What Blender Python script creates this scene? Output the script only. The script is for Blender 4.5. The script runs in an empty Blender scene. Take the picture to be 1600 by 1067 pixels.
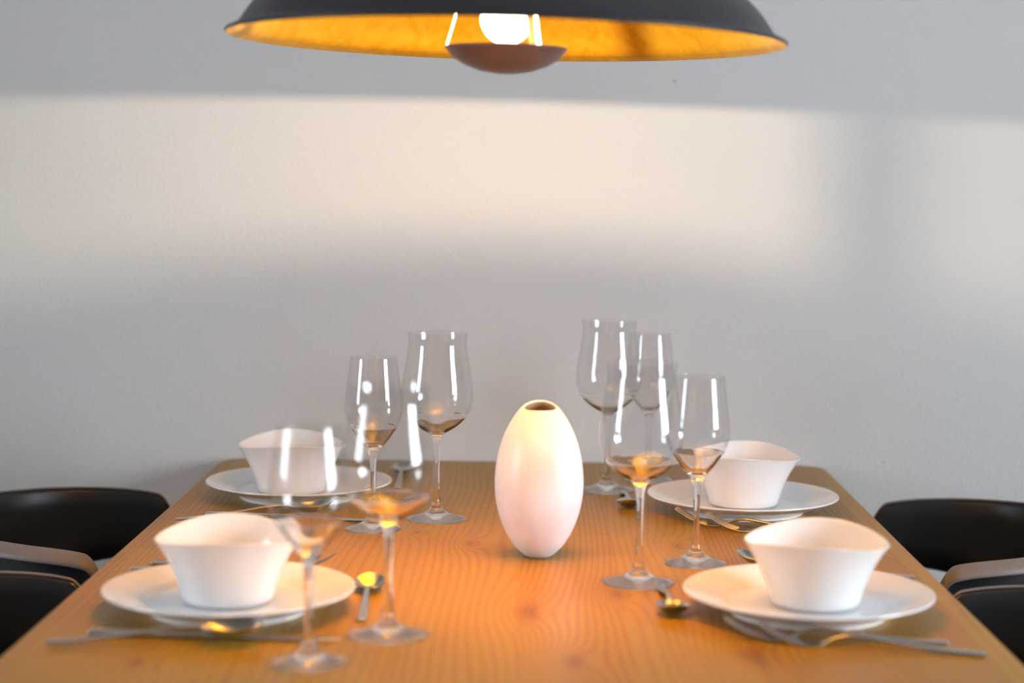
import bpy, bmesh, math, random
from mathutils import Vector, Matrix, noise
random.seed(7)
S = bpy.context.scene
COL = S.collection
PI = math.pi
TT = 0.75                       # height of the table top above the floor
WALL = 3.0                      # distance of the papered wall from the camera

# ---------------------------------------------------------------- camera
FPX = 2841.4
pitch, yaw, roll = 0.0873, 0.0120, 0.0112
cam_d = bpy.data.cameras.new('camera'); cam = bpy.data.objects.new('camera', cam_d); COL.objects.link(cam)
cam_d.sensor_width = 36.0; cam_d.lens = FPX * 36.0 / 1600.0
cam_d.clip_start = 0.05; cam_d.clip_end = 60
fw0 = Vector((-math.sin(yaw), math.cos(yaw), 0)); rt = Vector((math.cos(yaw), math.sin(yaw), 0)); up0 = Vector((0, 0, 1))
fw = fw0 * math.cos(pitch) - up0 * math.sin(pitch); upv = up0 * math.cos(pitch) + fw0 * math.sin(pitch)
r2 = rt * math.cos(roll) + upv * math.sin(roll); u2 = upv * math.cos(roll) - rt * math.sin(roll)
M = Matrix((r2, u2, -fw)).transposed().to_4x4(); M.translation = Vector((0.0159, 0.0, TT + 0.4618))
cam.matrix_world = M
cam_d.dof.use_dof = True; cam_d.dof.focus_distance = 2.42; cam_d.dof.aperture_fstop = 2.5
S.camera = cam

# ---------------------------------------------------------------- world, daylight, exposure
S.view_settings.view_transform = 'Standard'; S.view_settings.look = 'None'
S.view_settings.gamma = 1.0; S.view_settings.exposure = 1.15; S.view_settings.use_curve_mapping = False
S.cycles.max_bounces = 16; S.cycles.transmission_bounces = 14; S.cycles.glossy_bounces = 8
S.cycles.diffuse_bounces = 5; S.cycles.transparent_max_bounces = 16
S.cycles.sample_clamp_indirect = 4.0; S.cycles.blur_glossy = 0.0
W = bpy.data.worlds.new('sky'); S.world = W; W.use_nodes = True
W.node_tree.nodes['Background'].inputs[0].default_value = (0.62, 0.75, 1.0, 1)
W.node_tree.nodes['Background'].inputs[1].default_value = 1.0

def area(name, loc, rot, sx, sy, power, col):
    d = bpy.data.lights.new(name, 'AREA'); d.shape = 'RECTANGLE'; d.size = sx; d.size_y = sy
    d.energy = power; d.color = col
    o = bpy.data.objects.new(name, d); COL.objects.link(o); o.location = loc; o.rotation_euler = rot
    return o
RX, LX, FY, CZ = 2.3, -2.3, -1.9, 2.5
WIN = {  # windows: wall, centre along the wall, centre height, width, height
    'right': (RX, 1.05, 1.33, 1.05, 0.95),
    'left': (LX, 1.15, 1.36, 0.75, 0.90),
}
area('daylight_right', (RX + 0.16, WIN['right'][1], WIN['right'][2]), (0, PI/2, 0), WIN['right'][4], WIN['right'][3], 52, (0.80, 0.90, 1.0))
area('daylight_left', (LX - 0.16, WIN['left'][1], WIN['left'][2]), (0, -PI/2, 0), WIN['left'][4], WIN['left'][3], 21, (0.80, 0.90, 1.0))

# ---------------------------------------------------------------- material helpers
def new_mat(name):
    m = bpy.data.materials.new(name); m.use_nodes = True
    nt = m.node_tree; b = nt.nodes['Principled BSDF']
    return m, nt, b
def setp(b, **k):
    for n, v in k.items():
        n = n.replace('_', ' ')
        i = b.inputs.get(n)
        if i is None: continue
        i.default_value = (*v, 1) if isinstance(v, tuple) and len(v) == 3 else v
def noise_bump(nt, b, scale, strength, dist=0.001, detail=4, stretch=(1, 1, 1)):
    tc = nt.nodes.new('ShaderNodeTexCoord'); mp = nt.nodes.new('ShaderNodeMapping'); mp.inputs['Scale'].default_value = stretch
    nz = nt.nodes.new('ShaderNodeTexNoise'); nz.inputs['Scale'].default_value = scale; nz.inputs['Detail'].default_value = detail
    bp = nt.nodes.new('ShaderNodeBump'); bp.inputs['Strength'].default_value = strength; bp.inputs['Distance'].default_value = dist
    nt.links.new(tc.outputs['Object'], mp.inputs['Vector']); nt.links.new(mp.outputs[0], nz.inputs['Vector'])
    nt.links.new(nz.outputs[0], bp.inputs['Height']); nt.links.new(bp.outputs[0], b.inputs['Normal'])
    return nz, bp
def simple(name, col, rough, metal=0.0, bump=None, **k):
    m, nt, b = new_mat(name); setp(b, Base_Color=col, Roughness=rough, Metallic=metal)
    for n, v in k.items(): setp(b, **{n: v})
    nz = noise_bump(nt, b, *(bump or (60, 0.05)))[0]
    mr = nt.nodes.new('ShaderNodeMapRange'); mr.inputs['To Min'].default_value = rough * 0.88; mr.inputs['To Max'].default_value = min(1, rough * 1.12)
    nt.links.new(nz.outputs[0], mr.inputs['Value']); nt.links.new(mr.outputs[0], b.inputs['Roughness'])
    return m

MAT = {}
# papered wall: fine woven structure under matt white paint, a few tiny specks
m, nt, b = new_mat('painted_wallpaper'); N = nt.nodes; L = nt.links
setp(b, Base_Color=(0.66, 0.65, 0.632), Roughness=0.85)
tc = N.new('ShaderNodeTexCoord')
w1 = N.new('ShaderNodeTexWave'); w1.bands_direction = 'Z'; w1.inputs['Scale'].default_value = 95; w1.inputs['Distortion'].default_value = 3.0; w1.inputs['Detail'].default_value = 2; w1.inputs['Detail Scale'].default_value = 3
w2 = N.new('ShaderNodeTexWave'); w2.bands_direction = 'X'; w2.inputs['Scale'].default_value = 80; w2.inputs['Distortion'].default_value = 5.0; w2.inputs['Detail'].default_value = 2; w2.inputs['Detail Scale'].default_value = 3
nz = N.new('ShaderNodeTexNoise'); nz.inputs['Scale'].default_value = 110; nz.inputs['Detail'].default_value = 5
for n in (w1, w2, nz): L.new(tc.outputs['Object'], n.inputs['Vector'])
a1 = N.new('ShaderNodeMath'); a1.operation = 'ADD'; L.new(w1.outputs['Fac'], a1.inputs[0]); L.new(w2.outputs['Fac'], a1.inputs[1])
a2 = N.new('ShaderNodeMath'); a2.operation = 'MULTIPLY_ADD'; L.new(nz.outputs[0], a2.inputs[0]); a2.inputs[1].default_value = 1.6; L.new(a1.outputs[0], a2.inputs[2])
bp = N.new('ShaderNodeBump'); bp.inputs['Strength'].default_value = 0.5; bp.inputs['Distance'].default_value = 0.0010
L.new(a2.outputs[0], bp.inputs['Height']); L.new(bp.outputs[0], b.inputs['Normal'])
nb = N.new('ShaderNodeTexNoise'); nb.inputs['Scale'].default_value = 2.5; nb.inputs['Detail'].default_value = 6; L.new(tc.outputs['Object'], nb.inputs['Vector'])
cr = N.new('ShaderNodeMapRange'); cr.inputs['To Min'].default_value = 0.965; cr.inputs['To Max'].default_value = 1.03; L.new(nb.outputs[0], cr.inputs['Value'])
prev = None
for (sx, sz, rr) in ((0.241, 0.629, 0.0040), (0.385, 0.766, 0.0035), (0.60, 0.005, 0.0025)):   # specks on the paper
    d = N.new('ShaderNodeVectorMath'); d.operation = 'DISTANCE'; L.new(tc.outputs['Object'], d.inputs[0]); d.inputs[1].default_value = (sx, WALL, TT + sz)
    s = N.new('ShaderNodeMapRange'); s.inputs['From Min'].default_value = rr * 0.3; s.inputs['From Max'].default_value = rr; s.inputs['To Min'].default_value = 0.62; L.new(d.outputs['Value'], s.inputs['Value'])
    mm = N.new('ShaderNodeMath'); mm.operation = 'MULTIPLY'; L.new(s.outputs[0], mm.inputs[0]); L.new((prev or cr).outputs[0], mm.inputs[1]); prev = mm
mx = N.new('ShaderNodeVectorMath'); mx.operation = 'SCALE'; mx.inputs[0].default_value = (0.66, 0.65, 0.632); L.new(prev.outputs[0], mx.inputs['Scale'])
L.new(mx.outputs[0], b.inputs['Base Color']); MAT['wall'] = m

MAT['room'] = simple('room_paint', (0.45, 0.44, 0.43), 0.85)
MAT['floor'] = simple('oak_floor', (0.25, 0.19, 0.13), 0.45, bump=(12, 0.1))
MAT['white_frame'] = simple('white_window_frame', (0.8, 0.8, 0.8), 0.35)

def wood(name, scale=1.0):
    m, nt, b = new_mat(name); N = nt.nodes; L = nt.links
    def math_(op, a, bb=None, c=None):
        n = N.new('ShaderNodeMath'); n.operation = op
        for i, v in enumerate((a, bb, c)):
            if v is None: continue
            if isinstance(v, (int, float)): n.inputs[i].default_value = v
            else: L.new(v, n.inputs[i])
        return n.outputs[0]
    setp(b, Specular_IOR_Level=0.16); tc = N.new('ShaderNodeTexCoord'); sp = N.new('ShaderNodeSeparateXYZ'); L.new(tc.outputs['Object'], sp.inputs[0])
    X, Y = sp.outputs[0], sp.outputs[1]
    BW = 0.118                                                     # width of one glued stave
    px = math_('DIVIDE', X, BW); pid = math_('FLOOR', px)
    wn = N.new('ShaderNodeTexWhiteNoise'); wn.noise_dimensions = '1D'; L.new(pid, wn.inputs['W'])
    rnd = wn.outputs['Value']
    # each stave gets its own stretch of grain
    off = math_('MULTIPLY', rnd, 37.0)
    yy = math_('MULTIPLY_ADD', Y, 0.50, off)
    cmb = N.new('ShaderNodeCombineXYZ'); L.new(math_('MULTIPLY_ADD', X, 4.2, off), cmb.inputs[0]); L.new(yy, cmb.inputs[1]); L.new(off, cmb.inputs[2])
    warp = N.new('ShaderNodeTexNoise'); warp.inputs['Scale'].default_value = 1.9; warp.inputs['Detail'].default_value = 1.0; warp.inputs['Roughness'].default_value = 0.45
    L.new(cmb.outputs[0], warp.inputs['Vector'])
    wv = warp.outputs[0]
    # knots bend the rings around them
    knots = [(0.014, 1.93, 0.020), (0.205, 2.30, 0.013), (-0.062, 2.30, 0.010), (0.405, 2.56, 0.017), (-0.40, 2.17, 0.018), (0.235, 1.76, 0.020), (-0.135, 2.37, 0.006),
             (-0.04, 2.87, 0.010), (0.115, 2.02, 0.012), (-0.36, 1.70, 0.012), (0.45, 2.27, 0.012), (0.06, 1.73, 0.014)]
    bend = None; dark = None
    for (kx, ky, kr) in knots:
        dx = math_('MULTIPLY', math_('SUBTRACT', X, kx), 1.0 / kr)
        dy = math_('MULTIPLY', math_('SUBTRACT', Y, ky), 0.42 / kr)
        d2 = math_('ADD', math_('MULTIPLY', dx, dx), math_('MULTIPLY', dy, dy))
        g = math_('DIVIDE', 1.0, math_('ADD', 1.0, math_('MULTIPLY', d2, 0.55)))
        k = math_('EXPONENT', math_('MULTIPLY', d2, -2.2))
        bend = g if bend is None else math_('ADD', bend, g)
        dark = k if dark is None else math_('ADD', dark, k)
    ringf = math_('ADD', math_('ADD', math_('MULTIPLY', X, math_('MULTIPLY_ADD', rnd, 90.0, 70.0)), math_('MULTIPLY', wv, 6.5)), math_('MULTIPLY', bend, 4.2))
    edge = math_('POWER', math_('MULTIPLY_ADD', math_('COSINE', math_('MULTIPLY', ringf, 2 * PI)), -0.5, 0.5), 2.5)
    fib = N.new('ShaderNodeTexNoise'); fib.inputs['Scale'].default_value = 1.0; fib.inputs['Detail'].default_value = 4
    fm = N.new('ShaderNodeMapping'); fm.inputs['Scale'].default_value = (420, 9, 30); L.new(tc.outputs['Object'], fm.inputs[0]); L.new(fm.outputs[0], fib.inputs['Vector'])
    blot = N.new('ShaderNodeTexNoise'); blot.inputs['Scale'].default_value = 6; blot.inputs['Detail'].default_value = 3
    bm_ = N.new('ShaderNodeMapping'); bm_.inputs['Scale'].default_value = (1.6, 0.5, 1); L.new(tc.outputs['Object'], bm_.inputs[0]); L.new(bm_.outputs[0], blot.inputs['Vector'])
    ramp = N.new('ShaderNodeValToRGB'); el = ramp.color_ramp.elements
    el[0].position = 0.0; el[0].color = (0.345, 0.192, 0.016, 1)
    el[1].position = 1.0; el[1].color = (0.18, 0.062, 0.010, 1)
    e = el.new(0.45); e.color = (0.29, 0.128, 0.011, 1)
    f = math_('ADD', math_('MULTIPLY', edge, 0.52), math_('MULTIPLY', math_('SUBTRACT', fib.outputs[0], 0.5), 0.45))
    f = math_('ADD', f, math_('MULTIPLY', math_('SUBTRACT', blot.outputs[0], 0.5), 0.5))
    f = math_('ADD', f, math_('MULTIPLY', math_('SUBTRACT', rnd, 0.5), 0.42))
    f = math_('ADD', f, math_('MULTIPLY', dark, 0.8))
    f = math_('ADD', f, 0.02)
    L.new(f, ramp.inputs[0])
    L.new(ramp.outputs[0], b.inputs['Base Color'])
    rg = N.new('ShaderNodeMapRange'); rg.inputs['To Min'].default_value = 0.30; rg.inputs['To Max'].default_value = 0.36; L.new(blot.outputs[0], rg.inputs['Value']); L.new(rg.outputs[0], b.inputs['Roughness'])
    return m
MAT['wood'] = wood('oiled_pine')

MAT['china'] = simple('white_glazed_china', (0.80, 0.80, 0.80), 0.16, bump=(25, 0.03, 0.0006), Coat_Weight=0.25, Coat_Roughness=0.05)
MAT['vase'] = simple('satin_white_ceramic', (0.90, 0.90, 0.93), 0.34, bump=(20, 0.03, 0.0006))
MAT['vase_inside'] = simple('warm_lit_ceramic', (0.80, 0.52, 0.24), 0.7)  # warm lamplight bouncing inside the vase, put into the base colour
MAT['steel'] = simple('polished_steel', (0.56, 0.54, 0.51), 0.24, 1.0, bump=(90, 0.02))
MAT['black_shell'] = simple('black_moulded_plastic', (0.014, 0.014, 0.016), 0.33, bump=(400, 0.05, 0.0003))
MAT['chair_edge'] = simple('warm_sheen_edge', (0.20, 0.165, 0.145), 0.45)  # black lip's warm reflection of wall and lamp, painted as brown-grey colour
MAT['chair_leg'] = simple('black_stained_wood', (0.03, 0.027, 0.025), 0.5)
MAT['shade_black'] = simple('black_satin_enamel', (0.030, 0.028, 0.032), 0.42)
MAT['dish_brown'] = simple('dark_bronze_enamel', (0.15, 0.095, 0.085), 0.42)

# gold leaf with crumpled seams
m, nt, b = new_mat('gold_leaf'); N = nt.nodes; L = nt.links
setp(b, Metallic=0.92, Roughness=0.42)
tc = N.new('ShaderNodeTexCoord'); v = N.new('ShaderNodeTexVoronoi'); v.feature = 'DISTANCE_TO_EDGE'; v.inputs['Scale'].default_value = 9
n1 = N.new('ShaderNodeTexNoise'); n1.inputs['Scale'].default_value = 35; n1.inputs['Detail'].default_value = 8; n1.inputs['Distortion'].default_value = 1.5
L.new(tc.outputs['Object'], v.inputs['Vector']); L.new(tc.outputs['Object'], n1.inputs['Vector'])
rp = N.new('ShaderNodeValToRGB'); rp.color_ramp.elements[0].position = 0.3; rp.color_ramp.elements[0].color = (0.64, 0.34, 0.010, 1)
rp.color_ramp.elements[1].position = 0.72; rp.color_ramp.elements[1].color = (0.76, 0.455, 0.034, 1); L.new(n1.outputs[0], rp.inputs[0])
L.new(rp.outputs[0], b.inputs['Base Color'])
bp = N.new('ShaderNodeBump'); bp.inputs['Strength'].default_value = 0.12; bp.inputs['Distance'].default_value = 0.0006; L.new(n1.outputs[0], bp.inputs['Height']); L.new(bp.outputs[0], b.inputs['Normal'])
MAT['gold'] = m

# clear glass
def glass(name):
    m = bpy.data.materials.new(name); m.use_nodes = True; nt = m.node_tree; nt.nodes.remove(nt.nodes['Principled BSDF'])
    out = nt.nodes['Material Output']; g = nt.nodes.new('ShaderNodeBsdfGlass'); g.inputs['IOR'].default_value = 1.5; g.inputs['Roughness'].default_value = 0.0
    tc = nt.nodes.new('ShaderNodeTexCoord'); nz = nt.nodes.new('ShaderNodeTexNoise'); nz.inputs['Scale'].default_value = 40
    mp = nt.nodes.new('ShaderNodeValToRGB'); mp.color_ramp.elements[0].color = (0.985, 0.985, 0.985, 1); mp.color_ramp.elements[1].color = (1, 1, 1, 1)
    nt.links.new(tc.outputs['Object'], nz.inputs['Vector']); nt.links.new(nz.outputs[0], mp.inputs[0]); nt.links.new(mp.outputs[0], g.inputs['Color'])
    nt.links.new(g.outputs[0], out.inputs[0])
    return m
def thin_glass(name):
    # wall of a blown bowl: too thin to bend the view, only reflects by angle
    m = bpy.data.materials.new(name); m.use_nodes = True; nt = m.node_tree; nt.nodes.remove(nt.nodes['Principled BSDF'])
    lw = nt.nodes.new('ShaderNodeLayerWeight'); pw = nt.nodes.new('ShaderNodeMath'); pw.operation = 'POWER'; pw.inputs[1].default_value = 4.2
    ma = nt.nodes.new('ShaderNodeMath'); ma.operation = 'MULTIPLY_ADD'; ma.inputs[1].default_value = 0.28; ma.inputs[2].default_value = 0.045
    lw.inputs['Blend'].default_value = 0.5; nt.links.new(lw.outputs['Facing'], pw.inputs[0]); nt.links.new(pw.outputs[0], ma.inputs[0])
    t = nt.nodes.new('ShaderNodeBsdfTransparent'); t.inputs[0].default_value = (.985, .985, .985, 1); g = nt.nodes.new('ShaderNodeBsdfGlossy'); g.inputs['Roughness'].default_value = 0.0
    mi = nt.nodes.new('ShaderNodeMixShader'); nt.links.new(ma.outputs[0], mi.inputs[0]); nt.links.new(t.outputs[0], mi.inputs[1]); nt.links.new(g.outputs[0], mi.inputs[2])
    nt.links.new(mi.outputs[0], nt.nodes['Material Output'].inputs[0])
    return m
MAT['thin_glass'] = thin_glass('thin_blown_crystal')
m = thin_glass('pressed_foot_crystal'); nt = m.node_tree; gg = nt.nodes.new('ShaderNodeBsdfGlass'); gg.inputs['IOR'].default_value = 1.5; gg.inputs['Roughness'].default_value = 0.0
mx2 = nt.nodes.new('ShaderNodeMixShader'); mx2.inputs[0].default_value = 0.9
old = nt.nodes['Material Output'].inputs[0].links[0].from_node
nt.links.new(old.outputs[0], mx2.inputs[1]); nt.links.new(gg.outputs[0], mx2.inputs[2]); nt.links.new(mx2.outputs[0], nt.nodes['Material Output'].inputs[0])
MAT['foot_glass'] = m
MAT['glass'] = glass('clear_crystal')
# window pane: thin sheet
m = bpy.data.materials.new('window_pane'); m.use_nodes = True; nt = m.node_tree; nt.nodes.remove(nt.nodes['Principled BSDF'])
t_ = nt.nodes.new('ShaderNodeBsdfTransparent'); g_ = nt.nodes.new('ShaderNodeBsdfGlossy'); g_.inputs['Roughness'].default_value = 0.02
mi = nt.nodes.new('ShaderNodeMixShader'); mi.inputs[0].default_value = 0.045; nt.links.new(t_.outputs[0], mi.inputs[1]); nt.links.new(g_.outputs[0], mi.inputs[2]); nt.links.new(mi.outputs[0], nt.nodes['Material Output'].inputs[0])
MAT['pane'] = m
# lit lamp glass: glows and lets the filament's light through
m = bpy.data.materials.new('glowing_bulb_glass'); m.use_nodes = True; nt = m.node_tree; nt.nodes.remove(nt.nodes['Principled BSDF'])
t_ = nt.nodes.new('ShaderNodeBsdfTransparent'); e_ = nt.nodes.new('ShaderNodeEmission'); e_.inputs[0].default_value = (1.0, 0.80, 0.52, 1); e_.inputs[1].default_value = 4.0
ad = nt.nodes.new('ShaderNodeAddShader'); nt.links.new(t_.outputs[0], ad.inputs[0]); nt.links.new(e_.outputs[0], ad.inputs[1]); nt.links.new(ad.outputs[0], nt.nodes['Material Output'].inputs[0])
MAT['bulb'] = m
m, nt, b = new_mat('translucent_strut'); setp(b, Base_Color=(0.95, 0.85, 0.65), Roughness=0.35)
MAT['strut'] = m

# ---------------------------------------------------------------- object helpers
def obj(name, bm, mat, parent=None, smooth=True, loc=None):
    bmesh.ops.recalc_face_normals(bm, faces=bm.faces) if getattr(bm, 'recalc', True) else None
    me = bpy.data.meshes.new(name); bm.to_mesh(me); bm.free()
    for mm in (mat if isinstance(mat, (list, tuple)) else [mat]): me.materials.append(mm)
    for p in me.polygons: p.use_smooth = smooth
    o = bpy.data.objects.new(name, me); COL.objects.link(o)
    if parent is not None: o.parent = parent
    if loc is not None: o.location = loc
    return o
def obj_raw(name, verts, faces, mat, parent=None, smooth=True):
    me = bpy.data.meshes.new(name); me.from_pydata(verts, [], faces); me.update()
    for mm in (mat if isinstance(mat, (list, tuple)) else [mat]): me.materials.append(mm)
    for p in me.polygons: p.use_smooth = smooth
    o = bpy.data.objects.new(name, me); COL.objects.link(o)
    if parent is not None: o.parent = parent
    return o
def tag(o, label=None, cat=None, group=None, kind=None):
    if label: o['label'] = label
    if cat: o['category'] = cat
    if group: o['group'] = group
    if kind: o['kind'] = kind
    return o
def thing(name, label, cat, loc=(0, 0, 0), rotz=0.0, group=None):
    o = bpy.data.objects.new(name, None); COL.objects.link(o); o.empty_display_size = 0.05
    o.location = loc; o.rotation_euler = (0, 0, rotz)
    return tag(o, label, cat, group)
def dup(root, loc, rotz, label=None, group=None):
    r = root.copy(); COL.objects.link(r); r.location = loc; r.rotation_euler = (0, 0, rotz)
    if label: r['label'] = label
    if group: r['group'] = group
    for ch in list(root.children):
        c = ch.copy(); COL.objects.link(c); c.parent = r
        for g in list(ch.children):
            d = g.copy(); COL.objects.link(d); d.parent = c
    return r
def box_bm(bm, x0, x1, y0, y1, z0, z1):
    vs = [bm.verts.new((x, y, z)) for x in (x0, x1) for y in (y0, y1) for z in (z0, z1)]
    for q in ((0, 1, 3, 2), (4, 6, 7, 5), (0, 4, 5, 1), (2, 3, 7, 6), (0, 2, 6, 4), (1, 5, 7, 3)): bm.faces.new([vs[i] for i in q])
    return vs
def box(name, x0, x1, y0, y1, z0, z1, mat, parent=None, bevel=0.0):
    bm = bmesh.new(); box_bm(bm, x0, x1, y0, y1, z0, z1)
    if bevel: bmesh.ops.bevel(bm, geom=bm.edges[:], offset=bevel, segments=3, affect='EDGES', profile=0.5)
    return obj(name, bm, mat, parent, smooth=False)
def spline(pts, n):
    """Catmull-Rom through control points, n steps a span."""
    out = []; P = [Vector(p) for p in pts]
    for i in range(len(P) - 1):
        p0 = P[max(i - 1, 0)]; p1 = P[i]; p2 = P[i + 1]; p3 = P[min(i + 2, len(P) - 1)]
        for k in range(n):
            t = k / n
            out.append(0.5 * ((2 * p1) + (-p0 + p2) * t + (2 * p0 - 5 * p1 + 4 * p2 - p3) * t * t + (-p0 + 3 * p1 - 3 * p2 + p3) * t ** 3))
    out.append(P[-1]); return out
def lathe_raw(name, prof, mat, parent=None, seg=72, fn=None):
    """Revolve (r, z) points; the profile runs so that faces point outwards; r = 0 ends become poles."""
    vs, fs, rings = [], [], []
    for (r, z) in prof:
        if r < 1e-6:
            rings.append([len(vs)]); vs.append((0, 0, z))
        else:
            ring = []
            for k in range(seg):
                a = 2 * PI * k / seg
                p = (r * math.cos(a), r * math.sin(a), z)
                if fn: p = fn(p, a, r, z)
                ring.append(len(vs)); vs.append(p)
            rings.append(ring)
    for A, B in zip(rings, rings[1:]):
        for k in range(seg):
            k2 = (k + 1) % seg
            if len(A) == 1 and len(B) == 1: continue
            if len(A) == 1: fs.append((A[0], B[k2], B[k]))
            elif len(B) == 1: fs.append((A[k], A[k2], B[0]))
            else: fs.append((A[k], A[k2], B[k2], B[k]))
    return obj_raw(name, vs, fs, mat, parent)

# ---------------------------------------------------------------- the room
def struct(o): o['kind'] = 'structure'; return o
T = 0.12
struct(box('floor', LX - T, RX + T, FY - T, WALL + T, -0.1, 0, MAT['floor']))
struct(box('ceiling', LX - T, RX + T, FY - T, WALL + T, CZ, CZ + 0.1, MAT['room']))
struct(box('wall_back', LX - T, RX + T, WALL, WALL + T, 0, CZ, MAT['wall']))
struct(box('wall_front', LX - T, RX + T, FY - T, FY, 0, CZ, MAT['room']))
def side_wall(side):
    x, wc, wz, ww, wh = WIN[side]; s = 1 if x > 0 else -1
    x0, x1 = sorted((x, x + s * T))
    bm = bmesh.new()
    y0, y1, z0, z1 = wc - ww / 2, wc + ww / 2, wz - wh / 2, wz + wh / 2
    box_bm(bm, x0, x1, FY, y0, 0, CZ); box_bm(bm, x0, x1, y1, WALL, 0, CZ)
    box_bm(bm, x0, x1, y0, y1, 0, z0); box_bm(bm, x0, x1, y0, y1, z1, CZ)
    struct(obj('wall_' + side, bm, MAT['room'], smooth=False))
    win = bpy.data.objects.new('window_1' if side == 'right' else 'window_2', None); COL.objects.link(win)
    win.location = (x + s * 0.05, wc, wz); struct(win)
    f = 0.05
    bm = bmesh.new()
    for (a, b_, c, d) in ((-ww/2, -ww/2 + f, -wh/2, wh/2), (ww/2 - f, ww/2, -wh/2, wh/2), (-ww/2 + f, ww/2 - f, -wh/2, -wh/2 + f), (-ww/2 + f, ww/2 - f, wh/2 - f, wh/2), (-f/2 - .01, f/2 + .01, -wh/2 + f, wh/2 - f)):
        box_bm(bm, -0.03, 0.03, a, b_, c, d)
    obj('window_frame', bm, MAT['white_frame'], win, smooth=False)
    box('window_pane', -0.003, 0.003, -ww/2 + f, ww/2 - f, -wh/2 + f, wh/2 - f, MAT['pane'], win)
    box('window_sill', -0.12 if s > 0 else 0.04, -0.04 if s > 0 else 0.12, -ww/2 - .05, ww/2 + .05, -wh/2 - .03, -wh/2, MAT['white_frame'], win)
side_wall('right'); side_wall('left')
for nm, a in (('baseboard_back', (LX + .012, RX - .012, WALL - .012, WALL, 0, .07)), ('baseboard_left', (LX, LX + .012, FY, WALL, 0, .07)), ('baseboard_right', (RX - .012, RX, FY, WALL, 0, .07))):
    struct(box(nm, *a, MAT['white_frame']))

# ---------------------------------------------------------------- dining table
tab = thing('dining_table', 'orange-brown wooden dining table with knots and rounded corners against the wall', 'table', (0, 2.07, 0))
def rounded_slab(x, y0, y1, z0, z1, r, bev):
    bm = bmesh.new(); pts = []
    for (cx, cy, a0) in ((x - r, y1 - r, 0), (-x + r, y1 - r, 90), (-x + r, y0 + r, 180), (x - r, y0 + r, 270)):
        for k in range(9):
            a = math.radians(a0 + k * 11.25); pts.append((cx + r * math.cos(a), cy + r * math.sin(a)))
    prof = [(0.0, z0 + bev), ] ; rings = []
    levels = [(-bev, z0), (-bev * .3, z0 + bev * .3), (0, z0 + bev)] + [(0, z1 - bev)] + [(-bev * (1 - math.cos(math.radians(a))), z1 - bev * (1 - math.sin(math.radians(a)))) for a in (22.5, 45, 67.5, 90)]
    cxm, cym = 0, (y0 + y1) / 2
    for (o_, z) in levels:
        ring = []
        for (px, py) in pts:
            k = Vector((px - cxm, py - cym)); sx = 1 + o_ / x; sy = 1 + o_ / ((y1 - y0) / 2)
            ring.append(bm.verts.new((px * sx, cym + (py - cym) * sy, z)))
        rings.append(ring)
    n = len(pts)
    for A, B in zip(rings, rings[1:]):
        for k in range(n): bm.faces.new((A[k], A[(k + 1) % n], B[(k + 1) % n], B[k]))
    bm.faces.new(rings[-1]); bm.faces.new(list(reversed(rings[0])))
    return bm
t_bm = rounded_slab(0.4985, 1.15, 2.996, TT - 0.03, TT, 0.045, 0.006)
bmesh.ops.translate(t_bm, verts=t_bm.verts, vec=(0, -2.07, 0))
tt = obj('tabletop', t_bm, MAT['wood'], tab, smooth=False)
# material space of the grain = world position of the staves
for v in tt.data.vertices: v.co.y += 2.07
tt.location = (0, -2.07, 0)
for (x, y) in ((-.43, 1.24), (.43, 1.24), (-.43, 2.9), (.43, 2.9)):
    bm = bmesh.new()
    vs = box_bm(bm, x - .032, x + .032, y - 2.07 - .032, y - 2.07 + .032, 0, TT - .031)
    for v in vs:
        if v.co.z < .1: v.co.x = x + (v.co.x - x) * .75; v.co.y = (y - 2.07) + (v.co.y - (y - 2.07)) * .75
    bmesh.ops.bevel(bm, geom=bm.edges[:], offset=.004, segments=2, affect='EDGES')
    obj('leg', bm, MAT['wood'], tab, smooth=False)
for (a) in ((-.39, .39, -.835, -.815, .64, .719), (-.39, .39, .815, .835, .64, .719), (-.44, -.42, -.79, .79, .64, .719), (.42, .44, -.79, .79, .64, .719)):
    box('apron', *a, MAT['wood'], tab, bevel=.002)

# ---------------------------------------------------------------- pendant lamp
LXY = (-0.0195, 2.0912); LZ = TT + 0.6208
lamp = thing('pendant_lamp', 'large black dome pendant lamp with gold leaf inside and a lit bulb above the table', 'lamp', (LXY[0], LXY[1], LZ))
lamp.rotation_euler = (0, 0.0148, 0)
RL = 0.3160
outer = [(RL, 0.0), (RL + .0015, .003), (RL - .004, .0065), (RL - .012, .010), (.285, .036), (.250, .068), (.205, .100), (.150, .125), (.090, .142), (.045, .149), (.030, .153)]
inner = [(RL, 0.0), (RL - .006, .0025), (RL - .015, .0075), (.282, .034), (.247, .066), (.202, .098), (.148, .123), (.089, .140), (.045, .147), (.0225, .148)]
P = [(p.x, p.y) for p in spline([(a, b_) for a, b_ in outer], 4)]
lathe_raw('shade', P, MAT['shade_black'], lamp, 128)
P = [(p.x, p.y) for p in spline([(a, b_) for a, b_ in inner], 4)]
P.reverse()
lathe_raw('shade_lining', P, MAT['gold'], lamp, 128)
lathe_raw('socket', [(.0001, .060), (.018, .060), (.021, .064), (.021, .110), (.0225, .112), (.0225, .152), (.030, .153), (.030, .175), (.024, .190), (.006, .196), (.0001, .196)], MAT['shade_black'], lamp, 40)
DZ = 0.6133 - 0.6208
dish = [(.0, -.0285), (.012, -.0283), (.030, -.0255), (.048, -.0190), (.060, -.0115), (.0675, -.0035), (.0700, .0), (.0700, .0015), (.066, .0015), (.058, -.0055), (.046, -.0145), (.028, -.0220), (.0, -.0250)]
lathe_raw('reflector_dish', [(r, z + DZ) for r, z in dish[:8]], MAT['dish_brown'], lamp, 72)
lathe_raw('dish_lining', [(r, z + DZ) for r, z in dish[7:]], MAT['gold'], lamp, 72)
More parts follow.
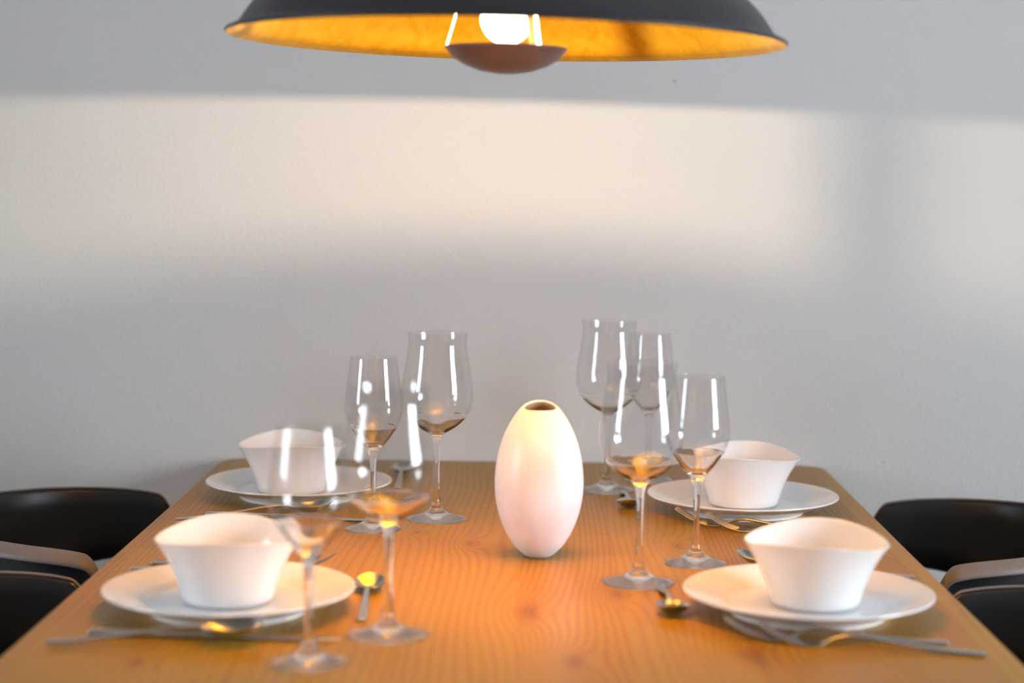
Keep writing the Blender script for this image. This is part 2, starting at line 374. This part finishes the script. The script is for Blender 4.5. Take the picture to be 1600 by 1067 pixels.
for a in (33.2, -86.8, 153.2):
    a = math.radians(90 - a); bm = bmesh.new(); c, s = math.cos(a), math.sin(a); w = 0.0043; th = .0006
    pts = [(.0690, DZ + .0005), (.0590, DZ + .036), (.0420, DZ + .085), (.0215, DZ + .105)]
    rings = []
    for (r, z) in pts:
        rings.append([bm.verts.new((c * (r + dr) - s * dw, s * (r + dr) + c * dw, z)) for dr, dw in ((-th, -w), (-th, w), (th, w), (th, -w))])
    for A, B in zip(rings, rings[1:]):
        for k in range(4): bm.faces.new((A[k], A[(k + 1) % 4], B[(k + 1) % 4], B[k]))
    bm.faces.new(rings[0]); bm.faces.new(rings[-1])
    obj('strut', bm, MAT['strut'], lamp, smooth=False)
lathe_raw('bulb', [(p.x, p.y) for p in spline([(0, -.0035), (.012, -.0010), (.0225, .0065), (.0290, .018), (.0300, .0285), (.026, .040), (.018, .052), (.0135, .062)], 5)], MAT['bulb'], lamp, 48)
lathe_raw('cable', [(.003, .19), (.003, CZ - LZ - .02)], MAT['shade_black'], lamp, 12)
lathe_raw('ceiling_cup', [(.0001, CZ - LZ - .045), (.045, CZ - LZ - .04), (.05, CZ - LZ - .03), (.05, CZ - LZ - .002)], MAT['shade_black'], lamp, 32)
ld = bpy.data.lights.new('bulb_light', 'POINT'); ld.energy = 11.0; ld.shadow_soft_size = 0.0055; ld.color = (1.0, 0.77, 0.52)
lo = bpy.data.objects.new('bulb_light', ld); COL.objects.link(lo); lo.location = (LXY[0], LXY[1], TT + 0.6355)

# ---------------------------------------------------------------- vase
vase = thing('egg_shaped_vase', 'white egg-shaped ceramic vase with a small tilted opening standing mid table', 'vase', (0.0247, 2.2285, TT))
vp = [(.0, .0), (.013, .0), (.019, .0025), (.031, .0145), (.0425, .034), (.0515, .060), (.0550, .088), (.0530, .118), (.0460, .146), (.0360, .168), (.0270, .1815), (.0220, .1865), (.0200, .1868),
      (.0192, .1850), (.0235, .178), (.033, .164), (.043, .143), (.0500, .116), (.0520, .088), (.048, .060), (.038, .034), (.020, .012), (.0, .006)]
def vase_fn(p, a, r, z):
    x, y, zz = p
    k = max(0.0, (z - .150) / .037)
    return (x, y, zz + k * (y * 0.20 - 0.0012 * math.cos(2 * a)))
vb = lathe_raw('body', [(p.x, p.y) for p in spline(vp, 5)], [MAT['vase'], MAT['vase_inside']], vase, 96, vase_fn)
for p in vb.data.polygons:                      # inner faces take the colour with the lamp glow painted in
    if p.index >= 96 * 5 * 13: p.material_index = 1

# ---------------------------------------------------------------- plates and bowls
plate_out = [(.0, .0045), (.070, .0045), (.0795, .0035), (.0800, .0), (.0850, .0), (.0865, .0040), (.094, .0085), (.110, .0135), (.126, .0195), (.1345, .0232), (.1352, .0245), (.1340, .0256),
             (.1250, .0232), (.110, .0178), (.0985, .0140), (.0910, .0100), (.084, .0088), (.05, .0085), (.0, .0085)]
BP = 0.0088
plate0 = None
def plate(x, y, label):
    global plate0
    if plate0 is None:
        t = thing('dinner_plate', label, 'plate', (x, y, TT), 0, 'wide-rimmed dinner plates'); plate0 = t
        o = lathe_raw('plate', [(p.x, max(p.y, 0)) for p in spline(plate_out, 4)], MAT['china'], t, 128)
        return t
    return dup(plate0, (x, y, TT), 0, label)
def bowl(x, y, rot, label, zoff=BP, lift=0.0):
    """Flared bowl with a waved rim: low drawn-out tips on its long axis, high sides between them."""
    t = thing('waved_bowl', label, 'bowl', (x, y, TT + zoff), rot, 'waved porcelain bowls')
    H = 0.0715; base = .0487
    lev = [(0.0, 0.0, 0), (.0400, 0.0, 0), (.0405, .0018, 0), (.0455, .0018, 0), (base, .0035, 0), (.0525, .018, .04), (.0580, .034, .20), (.0635, .049, .48), (.0688, .0605, .75), (.0742, H, 1.0),
           (.0752, H + .0014, 1.0), (.0728, H + .0016, 1.0), (.0662, .0605, .75), (.0608, .049, .48), (.0553, .034, .20), (.0498, .018, .04), (.0450, .0085, 0), (.030, .0052, 0), (0.0, .0050, 0)]
    pr = spline(lev, 4)
    vs, fs, rings = [], [], []; seg = 96
    for p in pr:
        r, z, w = p.x, p.y, min(1, max(0, p.z))
        if r < 1e-5: rings.append([len(vs)]); vs.append((0, 0, z)); continue
        ring = []
        for k in range(seg):
            a = 2 * PI * k / seg
            c2 = math.cos(2 * a)
            rr = r * (1 + w * (0.028 * c2 + 0.012 * math.cos(4 * a)))
            zz = z - w * (0.0050 * c2 - 0.0030 * math.sin(a))
            ring.append(len(vs)); vs.append((rr * math.cos(a), rr * math.sin(a) , zz))
        rings.append(ring)
    for A, B in zip(rings, rings[1:]):
        for k in range(seg):
            k2 = (k + 1) % seg
            if len(A) == 1: fs.append((A[0], B[k2], B[k]))
            elif len(B) == 1: fs.append((A[k], A[k2], B[0]))
            else: fs.append((A[k], A[k2], B[k2], B[k]))
    obj_raw('bowl', vs, fs, MAT['china'], t)
    return t
plate(-.309, 1.926, 'white wide-rimmed plate at the near left setting, under the bowl nearest the two front glasses')
plate(.317, 1.948, 'white wide-rimmed plate at the near right setting, with two forks before it')
plate(.315, 2.560, 'white wide-rimmed plate at the far right setting, beside the wall end of the table')
plate(-.325, 2.631, 'white wide-rimmed plate at the far left setting, partly behind the front bowl and glasses')
b0 = bowl(-.311, 1.930, math.radians(8), 'white waved-rim bowl on the near left plate, left of the front glasses')
def bowl_copy(x, y, rot, label): return dup(b0, (x, y, TT + BP), rot, label)
bowl_copy(.325, 1.952, math.radians(-16), 'white waved-rim bowl on the near right plate, its pointed side towards the table edge')
bowl_copy(.317, 2.564, math.radians(-10), 'white waved-rim bowl on the far right plate, behind the small wine glass')
bowl_copy(-.335, 2.625, math.radians(8), 'white waved-rim bowl on the far left plate, seen partly through a wine glass')

# ---------------------------------------------------------------- wine glasses
def offset_inner(outer_pts, t0, t1):
    out = []
    n = len(outer_pts)
    for i, p in enumerate(outer_pts):
        a = outer_pts[max(i - 1, 0)]; b_ = outer_pts[min(i + 1, n - 1)]
        d = (b_ - a).normalized(); nrm = Vector((-d.y, d.x, 0))
        t = t0 + (t1 - t0) * min(1, i / (n * .50))
        q = p + nrm * t
        out.append((max(q.x, 0), q.y))
    return out
def wine_glass(kind, label, group, loc):
    big = kind == 'big'
    t = thing('red_wine_glass' if big else 'white_wine_glass', label, 'wine glass', (*loc, TT), 0, group)
    if big:
        foot = [(.0, .0012), (.030, .0009), (.0405, .0), (.0418, .0010), (.0416, .0019), (.034, .0034), (.0230, .0062), (.0140, .0105), (.0085, .0165), (.0060, .024)]
        stem = [(.0060, .024), (.0047, .036), (.0041, .060), (.0042, .085), (.0050, .104), (.0068, .114)]
        bo = [(.0068, .114), (.0105, .1185), (.0190, .1235), (.0310, .1320), (.0415, .1435), (.0478, .1570), (.0495, .1700), (.0483, .1880), (.0450, .2080), (.0418, .2270), (.0402, .2420), (.0408, .2520), (.0418, .2570)]
        zin = .1215
    else:
        foot = [(.0, .0012), (.027, .0009), (.0365, .0), (.0378, .0010), (.0376, .0019), (.030, .0036), (.0200, .0066), (.0125, .0110), (.0080, .0170), (.0058, .024)]
        stem = [(.0058, .024), (.0045, .036), (.0039, .058), (.0042, .080), (.0054, .096), (.0075, .104)]
        bo = [(.0075, .104), (.0120, .1100), (.0190, .1185), (.0262, .1290), (.0335, .1400), (.0378, .1520), (.0388, .1640), (.0375, .1800), (.0350, .2000), (.0325, .2190), (.0313, .2300)]
        zin = .1125
    sg = 96
    lathe_raw('foot', [(p.x, p.y) for p in spline(foot, 4)], MAT['foot_glass'], t, sg)
    lathe_raw('stem', [(p.x, p.y) for p in spline(stem, 5)], MAT['glass'], t, sg)
    o = spline([(a, b_, 0) for a, b_ in bo], 6)
    inn = [q for q in offset_inner(o, .0042, .0009) if q[1] > zin and q[0] > .006]
    inn.reverse()
    rimz = o[-1].y; rr = o[-1].x
    prof = [(p.x, p.y) for p in o] + [(rr - .0002, rimz + .0004), (rr - .0007, rimz + .0004)] + inn[0:] + [(.003, inn[-1][1] - .0006), (0, inn[-1][1] - .0008)]
    bo_ = lathe_raw('bowl', prof, [MAT['glass'], MAT['thin_glass']], t, sg)
    for p in bo_.data.polygons: p.material_index = 1 if p.center.z > (.143 if big else .138) else 0
    return t
GB, GS = 'large balloon wine glasses', 'small slim wine glasses'
gb = wine_glass('big', 'large balloon wine glass in the near left group, right of the slim front glass', GB, (-.129, 1.819))
gs = wine_glass('small', 'slim wine glass nearest the camera, at the front of the left group', GS, (-.196, 1.709))
dup(gb, (-.115, 2.464, TT), 0, 'large balloon wine glass standing at the back of the left group, left of the vase')
dup(gb, (.129, 2.718, TT), 0, 'large balloon wine glass farthest back on the right, rim highest of all the glasses')
dup(gb, (.141, 2.083, TT), 0, 'large balloon wine glass just right of the vase, nearest of the right group')
dup(gs, (-.195, 2.389, TT), 0, 'slim wine glass at the back of the left group, between two balloon glasses')
dup(gs, (.197, 2.818, TT), 0, 'slim wine glass closest to the wall, half hidden behind balloon glasses on the right')
dup(gs, (.217, 2.195, TT), 0, 'slim wine glass on the right in front of the far right bowl')

# ---------------------------------------------------------------- cutlery
def strip(name, secs, mat, parent, seg=14):
    """A bar along +X: sections (x, z, halfwidth, halfthickness); rounded cross-section."""
    bm = bmesh.new(); rings = []
    P4 = []
    ctrl = [Vector((s[0], s[1], 0)) for s in secs]; cw = [Vector((s[2], s[3], s[4] if len(s) > 4 else 0)) for s in secs]
    def cr(L_, i, t):
        p0 = L_[max(i - 1, 0)]; p1 = L_[i]; p2 = L_[i + 1]; p3 = L_[min(i + 2, len(L_) - 1)]
        return 0.5 * ((2 * p1) + (-p0 + p2) * t + (2 * p0 - 5 * p1 + 4 * p2 - p3) * t * t + (-p0 + 3 * p1 - 3 * p2 + p3) * t ** 3)
    n = 5
    sm = [(cr(ctrl, i, k / n), cr(cw, i, k / n)) for i in range(len(secs) - 1) for k in range(n)] + [(ctrl[-1], cw[-1])]
    for (c, w) in sm:
        ring = []
        for k in range(seg):
            a = 2 * PI * k / seg
            ca, sa = math.cos(a), math.sin(a)
            yy = math.copysign(abs(ca) ** .8, ca) * max(w.x, .0003); zz = math.copysign(abs(sa) ** .8, sa) * max(w.y, .0002)
            ring.append(bm.verts.new((c.x, yy + w.z, c.y + zz)))
        rings.append(ring)
    for A, B in zip(rings, rings[1:]):
        for k in range(seg): bm.faces.new((A[k], A[(k + 1) % seg], B[(k + 1) % seg], B[k]))
    bm.faces.new(list(reversed(rings[0]))); bm.faces.new(rings[-1])
    return obj(name, bm, mat, parent)
def fork(label, loc, rot, group='dinner forks'):
    """Handle end at the origin, tines towards +X."""
    t = thing('dinner_fork', label, 'fork', (*loc, TT), rot, group)
    strip('handle', [(0, .0022, .0045, .0012), (.004, .0022, .0062, .0019), (.03, .0026, .0058, .0019), (.07, .0058, .0046, .0018), (.105, .0098, .0034, .0018), (.130, .0118, .0028, .0019), (.146, .0085, .0034, .0017), (.158, .0038, .0062, .0012)], MAT['steel'], t)
    bm = bmesh.new()
    strip('tine_root', [(.156, .0043, .0055, .0012), (.163, .0022, .0108, .0010), (.172, .0016, .0128, .0009), (.180, .0020, .0130, .0009), (.1815, .0022, .0128, .0008)], MAT['steel'], t)
    for k in range(4):
        y = (-1.5 + k) * .0067
        strip('tine', [(.180, .0020, .0024, .0010, y), (.194, .0052, .0022, .0010, y * .99), (.208, .0108, .0019, .0009, y * .97), (.222, .0185, .0014, .0007, y * .95), (.2255, .0208, .0006, .0004, y * .95)], MAT['steel'], t, 8)
    bm.free()
    return t
def knife(label, loc, rot):
    t = thing('table_knife', label, 'knife', (*loc, TT), rot, 'table knives')
    strip('handle', [(0, .0040, .0050, .0026), (.003, .0042, .0066, .0037), (.03, .0042, .0066, .0037), (.08, .0038, .0055, .0033), (.115, .0036, .0046, .0028), (.122, .0036, .0048, .0022)], MAT['steel'], t)
    strip('blade', [(.118, .0035, .0048, .0016), (.126, .0032, .0062, .0011), (.15, .0026, .0088, .0009), (.20, .0022, .0098, .0008), (.235, .0020, .0085, .0007), (.250, .0018, .0050, .0006), (.256, .0018, .0015, .0004)], MAT['steel'], t)
    return t
def spoon(label, loc, rot, L=.215, bl=.066, bw=.0215, depth=.0112, name='soup_spoon', cat='spoon', group='soup spoons', tilt=0.0, z=0.0):
    """Handle end at the origin, spoon bowl towards +X, hollow side up."""
    t = thing(name, label, cat, (*loc, TT + z), rot, group); t.rotation_euler = (0, tilt, rot)
    n = L - bl; dz = .0016
    strip('handle', [(0, .0022, .0042, .0011), (.004, .0022, .0060, .0018), (.03, .0026, .0056, .0018), (n * .5, .0062, .0042, .0017), (n * .8, .0115, .0030, .0018), (n * .93, .0125, .0028, .0018), (n + .003, depth + .0012, .0042, .0013), (n + .010, depth - .0014, .0050, .0008)], MAT['steel'], t)
    vs, fs = [], []; NU, NV = 28, 28
    def pt(r, a, off):
        cx = n + bl / 2; ex = bl / 2 * math.cos(a); wy = bw * math.sin(a) * (1 + .14 * math.cos(a))
        z_ = depth * (r ** 2.2) + dz * .4 + .0060 * max(0, math.cos(a)) ** 2 * r ** 2
        return (cx + ex * r, wy * r, z_ + off)
    for side, off in ((0, 0.0), (1, .0011)):
        vs.append(pt(0, 0, off))
        for i in range(1, NU + 1):
            for k in range(48): vs.append(pt(i / NU, 2 * PI * k / 48, off if i < NU else off * .8 + .0001))
    base = 1 + NU * 48
    def idx(s, i, k): return s * base + (0 if i == 0 else 1 + (i - 1) * 48 + k % 48)
    for k in range(48):
        fs.append((idx(0, 0, 0), idx(0, 1, k + 1), idx(0, 1, k))); fs.append((idx(1, 0, 0), idx(1, 1, k), idx(1, 1, k + 1)))
        for i in range(1, NU):
            fs.append((idx(0, i, k), idx(0, i, k + 1), idx(0, i + 1, k + 1), idx(0, i + 1, k)))
            fs.append((idx(1, i, k), idx(1, i + 1, k), idx(1, i + 1, k + 1), idx(1, i, k + 1)))
        fs.append((idx(0, NU, k), idx(0, NU, k + 1), idx(1, NU, k + 1), idx(1, NU, k)))
    obj_raw('spoon_bowl', vs, fs, MAT['steel'], t)
    return t
def aim(a, b_): return math.atan2(b_[1] - a[1], b_[0] - a[0])
# near left
def put(fn, label, a, b_, **k): return fn(label, a, aim(a, b_), **k)
DS = dict(bl=.052, bw=.0185, depth=.0085, name='dessert_spoon', group='dessert spoons')
put(knife, 'steel knife with thick handle lying before the near left plate', (-.430, 1.799), (-.18, 1.795))
put(spoon, 'soup spoon crossing the near left knife, slim handle reaching the table edge', (-.461, 1.757), (-.256, 1.782), z=.0030, tilt=-.018)
put(fork, 'fork behind the near left plate, its handle end by the table edge', (-.457, 2.112), (-.256, 2.112))
put(fork, 'fork lying behind the near left bowl, mostly hidden by it', (-.440, 2.146), (-.219, 2.126))
put(spoon, 'round-headed dessert spoon between the near left plate and the balloon glass', (-.162, 1.872), (-.167, 2.047), L=.175, **DS)
# far left
put(knife, 'steel knife before the far left plate, behind the near left bowl', (-.430, 2.458), (-.18, 2.441))
put(spoon, 'soup spoon before the far left plate, only its handle end shows beside the near bowl', (-.463, 2.409), (-.256, 2.455), z=.0036, tilt=-.03)
put(spoon, 'dessert spoon at the far left behind the slim glass, seen through the balloon glass', (-.186, 2.700), (-.190, 2.890), L=.175, **DS)
# near right
put(fork, 'front fork of the pair before the near right plate, handle nearest the table edge', (.467, 1.772), (.255, 1.816))
put(fork, 'inner fork of the pair before the near right plate, its tines by the plate rim', (.439, 1.814), (.221, 1.831))
put(spoon, 'soup spoon behind the near right plate with its tip showing left of the bowl', (.470, 2.122), (.269, 2.191))
put(spoon, 'dark-looking dessert spoon on the table at the near right, its bowl towards the camera', (.164, 2.070), (.170, 1.905), L=.165, **DS)
# far right
put(fork, 'front fork of the crossed pair before the far right plate', (.462, 2.344), (.249, 2.428))
put(fork, 'inner fork of the crossed pair before the far right plate, tines leftmost', (.426, 2.386), (.215, 2.463))
put(spoon, 'soup spoon behind the far right plate, only its handle end shows', (.468, 2.738), (.280, 2.800))
put(spoon, 'dark-looking dessert spoon behind the balloon glass stem, beside the far right plate', (.150, 2.715), (.156, 2.545), L=.165, **DS)

# ---------------------------------------------------------------- armchairs
def armchair(label, loc, rot):
    """Tub armchair facing +X: a wrap-round band for back and arms, open below the arms, shell seat."""
    t = thing('armchair', label, 'chair', (*loc, 0), rot, 'black armchairs round the table')
    HW, XF, XB = 0.225, 0.135, -0.15            # inner half width, arm front, inner back
    pts = []
    nA, nB = 16, 30
    cx = XB + HW * 1.0
    ext = lambda x: .12 * max(0, (x - cx) / (XF - cx))
    for k in range(nA): pts.append((XF + (cx - XF) * k / nA, -HW, 0))
    for k in range(nB + 1):
        a = -PI / 2 - PI * k / nB; pts.append((cx + HW * math.cos(a) * 1.0, HW * math.sin(a), 1))
    for k in range(1, nA + 1): pts.append((cx + (XF - cx) * k / nA, HW, 0))
    n = len(pts)
    def ztop(x):
        u = (XF - x)                             # distance behind the arm front
        z = TT - .036 + .022 * (1 - math.exp(-u / .05)) + .014 * max(0, (u - .10) / .30) ** 1.3
        return z - .055 * max(0, 1 - u / .035) ** 2
    def zbot(x):
        u = XF - x
        return TT - .110 - .150 * u if u < .3 else TT - .145 - .25 * (u - .3)
    SEAT = 0.445
    def outward(i):
        x, y, _ = pts[i]; x2, y2, _ = pts[min(i + 1, n - 1)]; x1, y1, _ = pts[max(i - 1, 0)]
        d = Vector((x2 - x1, y2 - y1)).normalized(); return Vector((-d.y, d.x)) * -1 if False else Vector((d.y * -1, d.x))
    # make sure 'outward' really points away from the seat centre
    def outw(i):
        o = outward(i); x, y, _ = pts[i]
        return o if o.dot(Vector((x - cx, y))) >= 0 or abs(y) < 1e-6 else -o
    def col(i, dist, z):
        x, y, _ = pts[i]; o = outw(i); return (x + o.x * dist, y + o.y * dist, z)
    # back and arm band, closed skin: inside, top, rolled outside
    bm = bmesh.new(); sec = []
    for i in range(n):
        zt, zb = ztop(pts[i][0]), zbot(pts[i][0])
        h = zt - zb
        prof = [(-.004, zb + .004), (-.002, zb + h * .35), (.000, zb + h * .75), (.001, zt - .006), (.004, zt - .001),
                (.009, zt - .003), (.010, zt - .012), (.008, zt - h * .4), (.006, zb + h * .3), (.004, zb + .002), (.000, zb)]
        sec.append([bm.verts.new(col(i, d, z)) for d, z in prof])
    m_ = len(sec[0])
    for A, B in zip(sec, sec[1:]):
        for k in range(m_): bm.faces.new((A[k], A[(k + 1) % m_], B[(k + 1) % m_], B[k]))
    bm.faces.new(sec[0]); bm.faces.new(list(reversed(sec[-1])))
    obj('backrest_band', bm, MAT['black_shell'], t)
    # rolled edge along the top, sloping outwards
    bm = bmesh.new(); sec = []
    for i in range(n):
        zt = ztop(pts[i][0]); u = XF - pts[i][0]
        k = 1.0
        kk = min(1, .45 + u / .06) * k
        prof = [(.003, zt + .0005), (.009, zt + .0012), (.009 + .016 * kk, zt - .006 * kk), (.009 + .021 * kk, zt - .013 * kk), (.009 + .019 * kk, zt - .0155 * kk), (.009, zt - .004)]
        sec.append([bm.verts.new(col(i, d, z)) for d, z in prof])
    m_ = len(sec[0])
    for A, B in zip(sec, sec[1:]):
        for k in range(m_): bm.faces.new((A[k], A[(k + 1) % m_], B[(k + 1) % m_], B[k]))
    bm.faces.new(sec[0]); bm.faces.new(list(reversed(sec[-1])))
    obj('rolled_edge', bm, MAT['chair_edge'], t)
    # lower shell: seat pan with upturned sides, and the back rising to meet the band
    bm = bmesh.new(); rings = []
    for s_, z in ((.0, SEAT - .012), (.35, SEAT - .012), (.7, SEAT - .006), (.86, SEAT + .006), (.94, SEAT + .028)):
        ring = []
        for i in range(n):
            x, y, _ = pts[i]; ring.append(bm.verts.new(((x + ext(x) - .04) * s_ + .04, y * s_, z)))
        rings.append(ring)
    for A, B in zip(rings, rings[1:]):
        for i in range(n - 1): bm.faces.new((A[i], A[i + 1], B[i + 1], B[i]))
        bm.faces.new((A[-1], A[0], B[0], B[-1]))
    bmesh.ops.remove_doubles(bm, verts=bm.verts, dist=1e-4)
    so = obj('seat', bm, MAT['black_shell'], t)
    md = so.modifiers.new('thickness', 'SOLIDIFY'); md.thickness = .012; md.offset = -1
    bm = bmesh.new(); rings = []
    lo_, hi_ = nA + 4, nA + nB - 4
    for i in range(lo_, hi_ + 1):
        x, y, _ = pts[i]; zb = zbot(x) + .01
        a = [bm.verts.new(((x - .04) * (.90 + .10 * (k / 6)) + .04, y * (.90 + .10 * (k / 6)), SEAT + .01 + (zb - SEAT - .01) * k / 6)) for k in range(7)]
        rings.append(a)
    for A, B in zip(rings, rings[1:]):
        for k in range(6): bm.faces.new((A[k], A[k + 1], B[k + 1], B[k]))
    so = obj('lower_back', bm, MAT['black_shell'], t); md = so.modifiers.new('thickness', 'SOLIDIFY'); md.thickness = .009
    # arm fronts curving down to the seat
    for s_ in (-1, 1):
        bm = bmesh.new(); sec = []
        path = spline([(XF - .035, HW, TT - .085), (XF + .000, HW + .001, TT - .098), (XF + .018, HW, TT - .14), (XF + .012, HW - .006, TT - .21), (XF - .02, HW - .015, SEAT + .03), (XF - .05, HW - .03, SEAT + .004)], 6)
        for j, p in enumerate(path):
            q = path[min(j + 1, len(path) - 1)] - path[max(j - 1, 0)]; tx, tz = q.x, q.z
            l = math.hypot(tx, tz) or 1; nx, nz_ = -tz / l, tx / l
            sec.append([bm.verts.new((p.x + nx * a, s_ * (p.y + b_), p.z + nz_ * a)) for a, b_ in ((-.022, -.004), (.022, -.004), (.024, .001), (.022, .006), (-.022, .006), (-.024, .001))])
        for A, B in zip(sec, sec[1:]):
            for k in range(6): bm.faces.new((A[k], A[(k + 1) % 6], B[(k + 1) % 6], B[k]))
        bm.faces.new(sec[0]); bm.faces.new(list(reversed(sec[-1])))
        obj('arm_support', bm, MAT['black_shell'], t)
    for (lx, ly) in ((.17, .15), (.17, -.15), (-.07, .12), (-.07, -.12)):
        bm = bmesh.new(); sec = []
        for zz, f_, r in ((0, 1.28, .010), (.2, 1.14, .0125), (SEAT - .02, 1.0, .016)):
            sec.append([bm.verts.new((lx * f_ + r * math.cos(a), ly * f_ + r * math.sin(a), zz)) for a in [2 * PI * q / 16 for q in range(16)]])
        for A, B in zip(sec, sec[1:]):
            for k in range(16): bm.faces.new((A[k], A[(k + 1) % 16], B[(k + 1) % 16], B[k]))
        bm.faces.new(list(reversed(sec[0]))); bm.faces.new(sec[-1])
        obj('leg', bm, MAT['chair_leg'], t)
    return t
CX = 0.665
ch = armchair('black armchair at the far left, a soft highlight on its curved inner back', (-CX, 2.55), 0)
dup(ch, (-.645, 1.94, 0), 0, 'black armchair at the near left, cut off by the photo edge below the far one')
dup(ch, (CX, 2.55, 0), PI, 'black armchair at the far right, pale wall showing under its arm')
dup(ch, (.638, 1.94, 0), PI, 'black armchair at the near right corner, only its rounded arm edge in view')
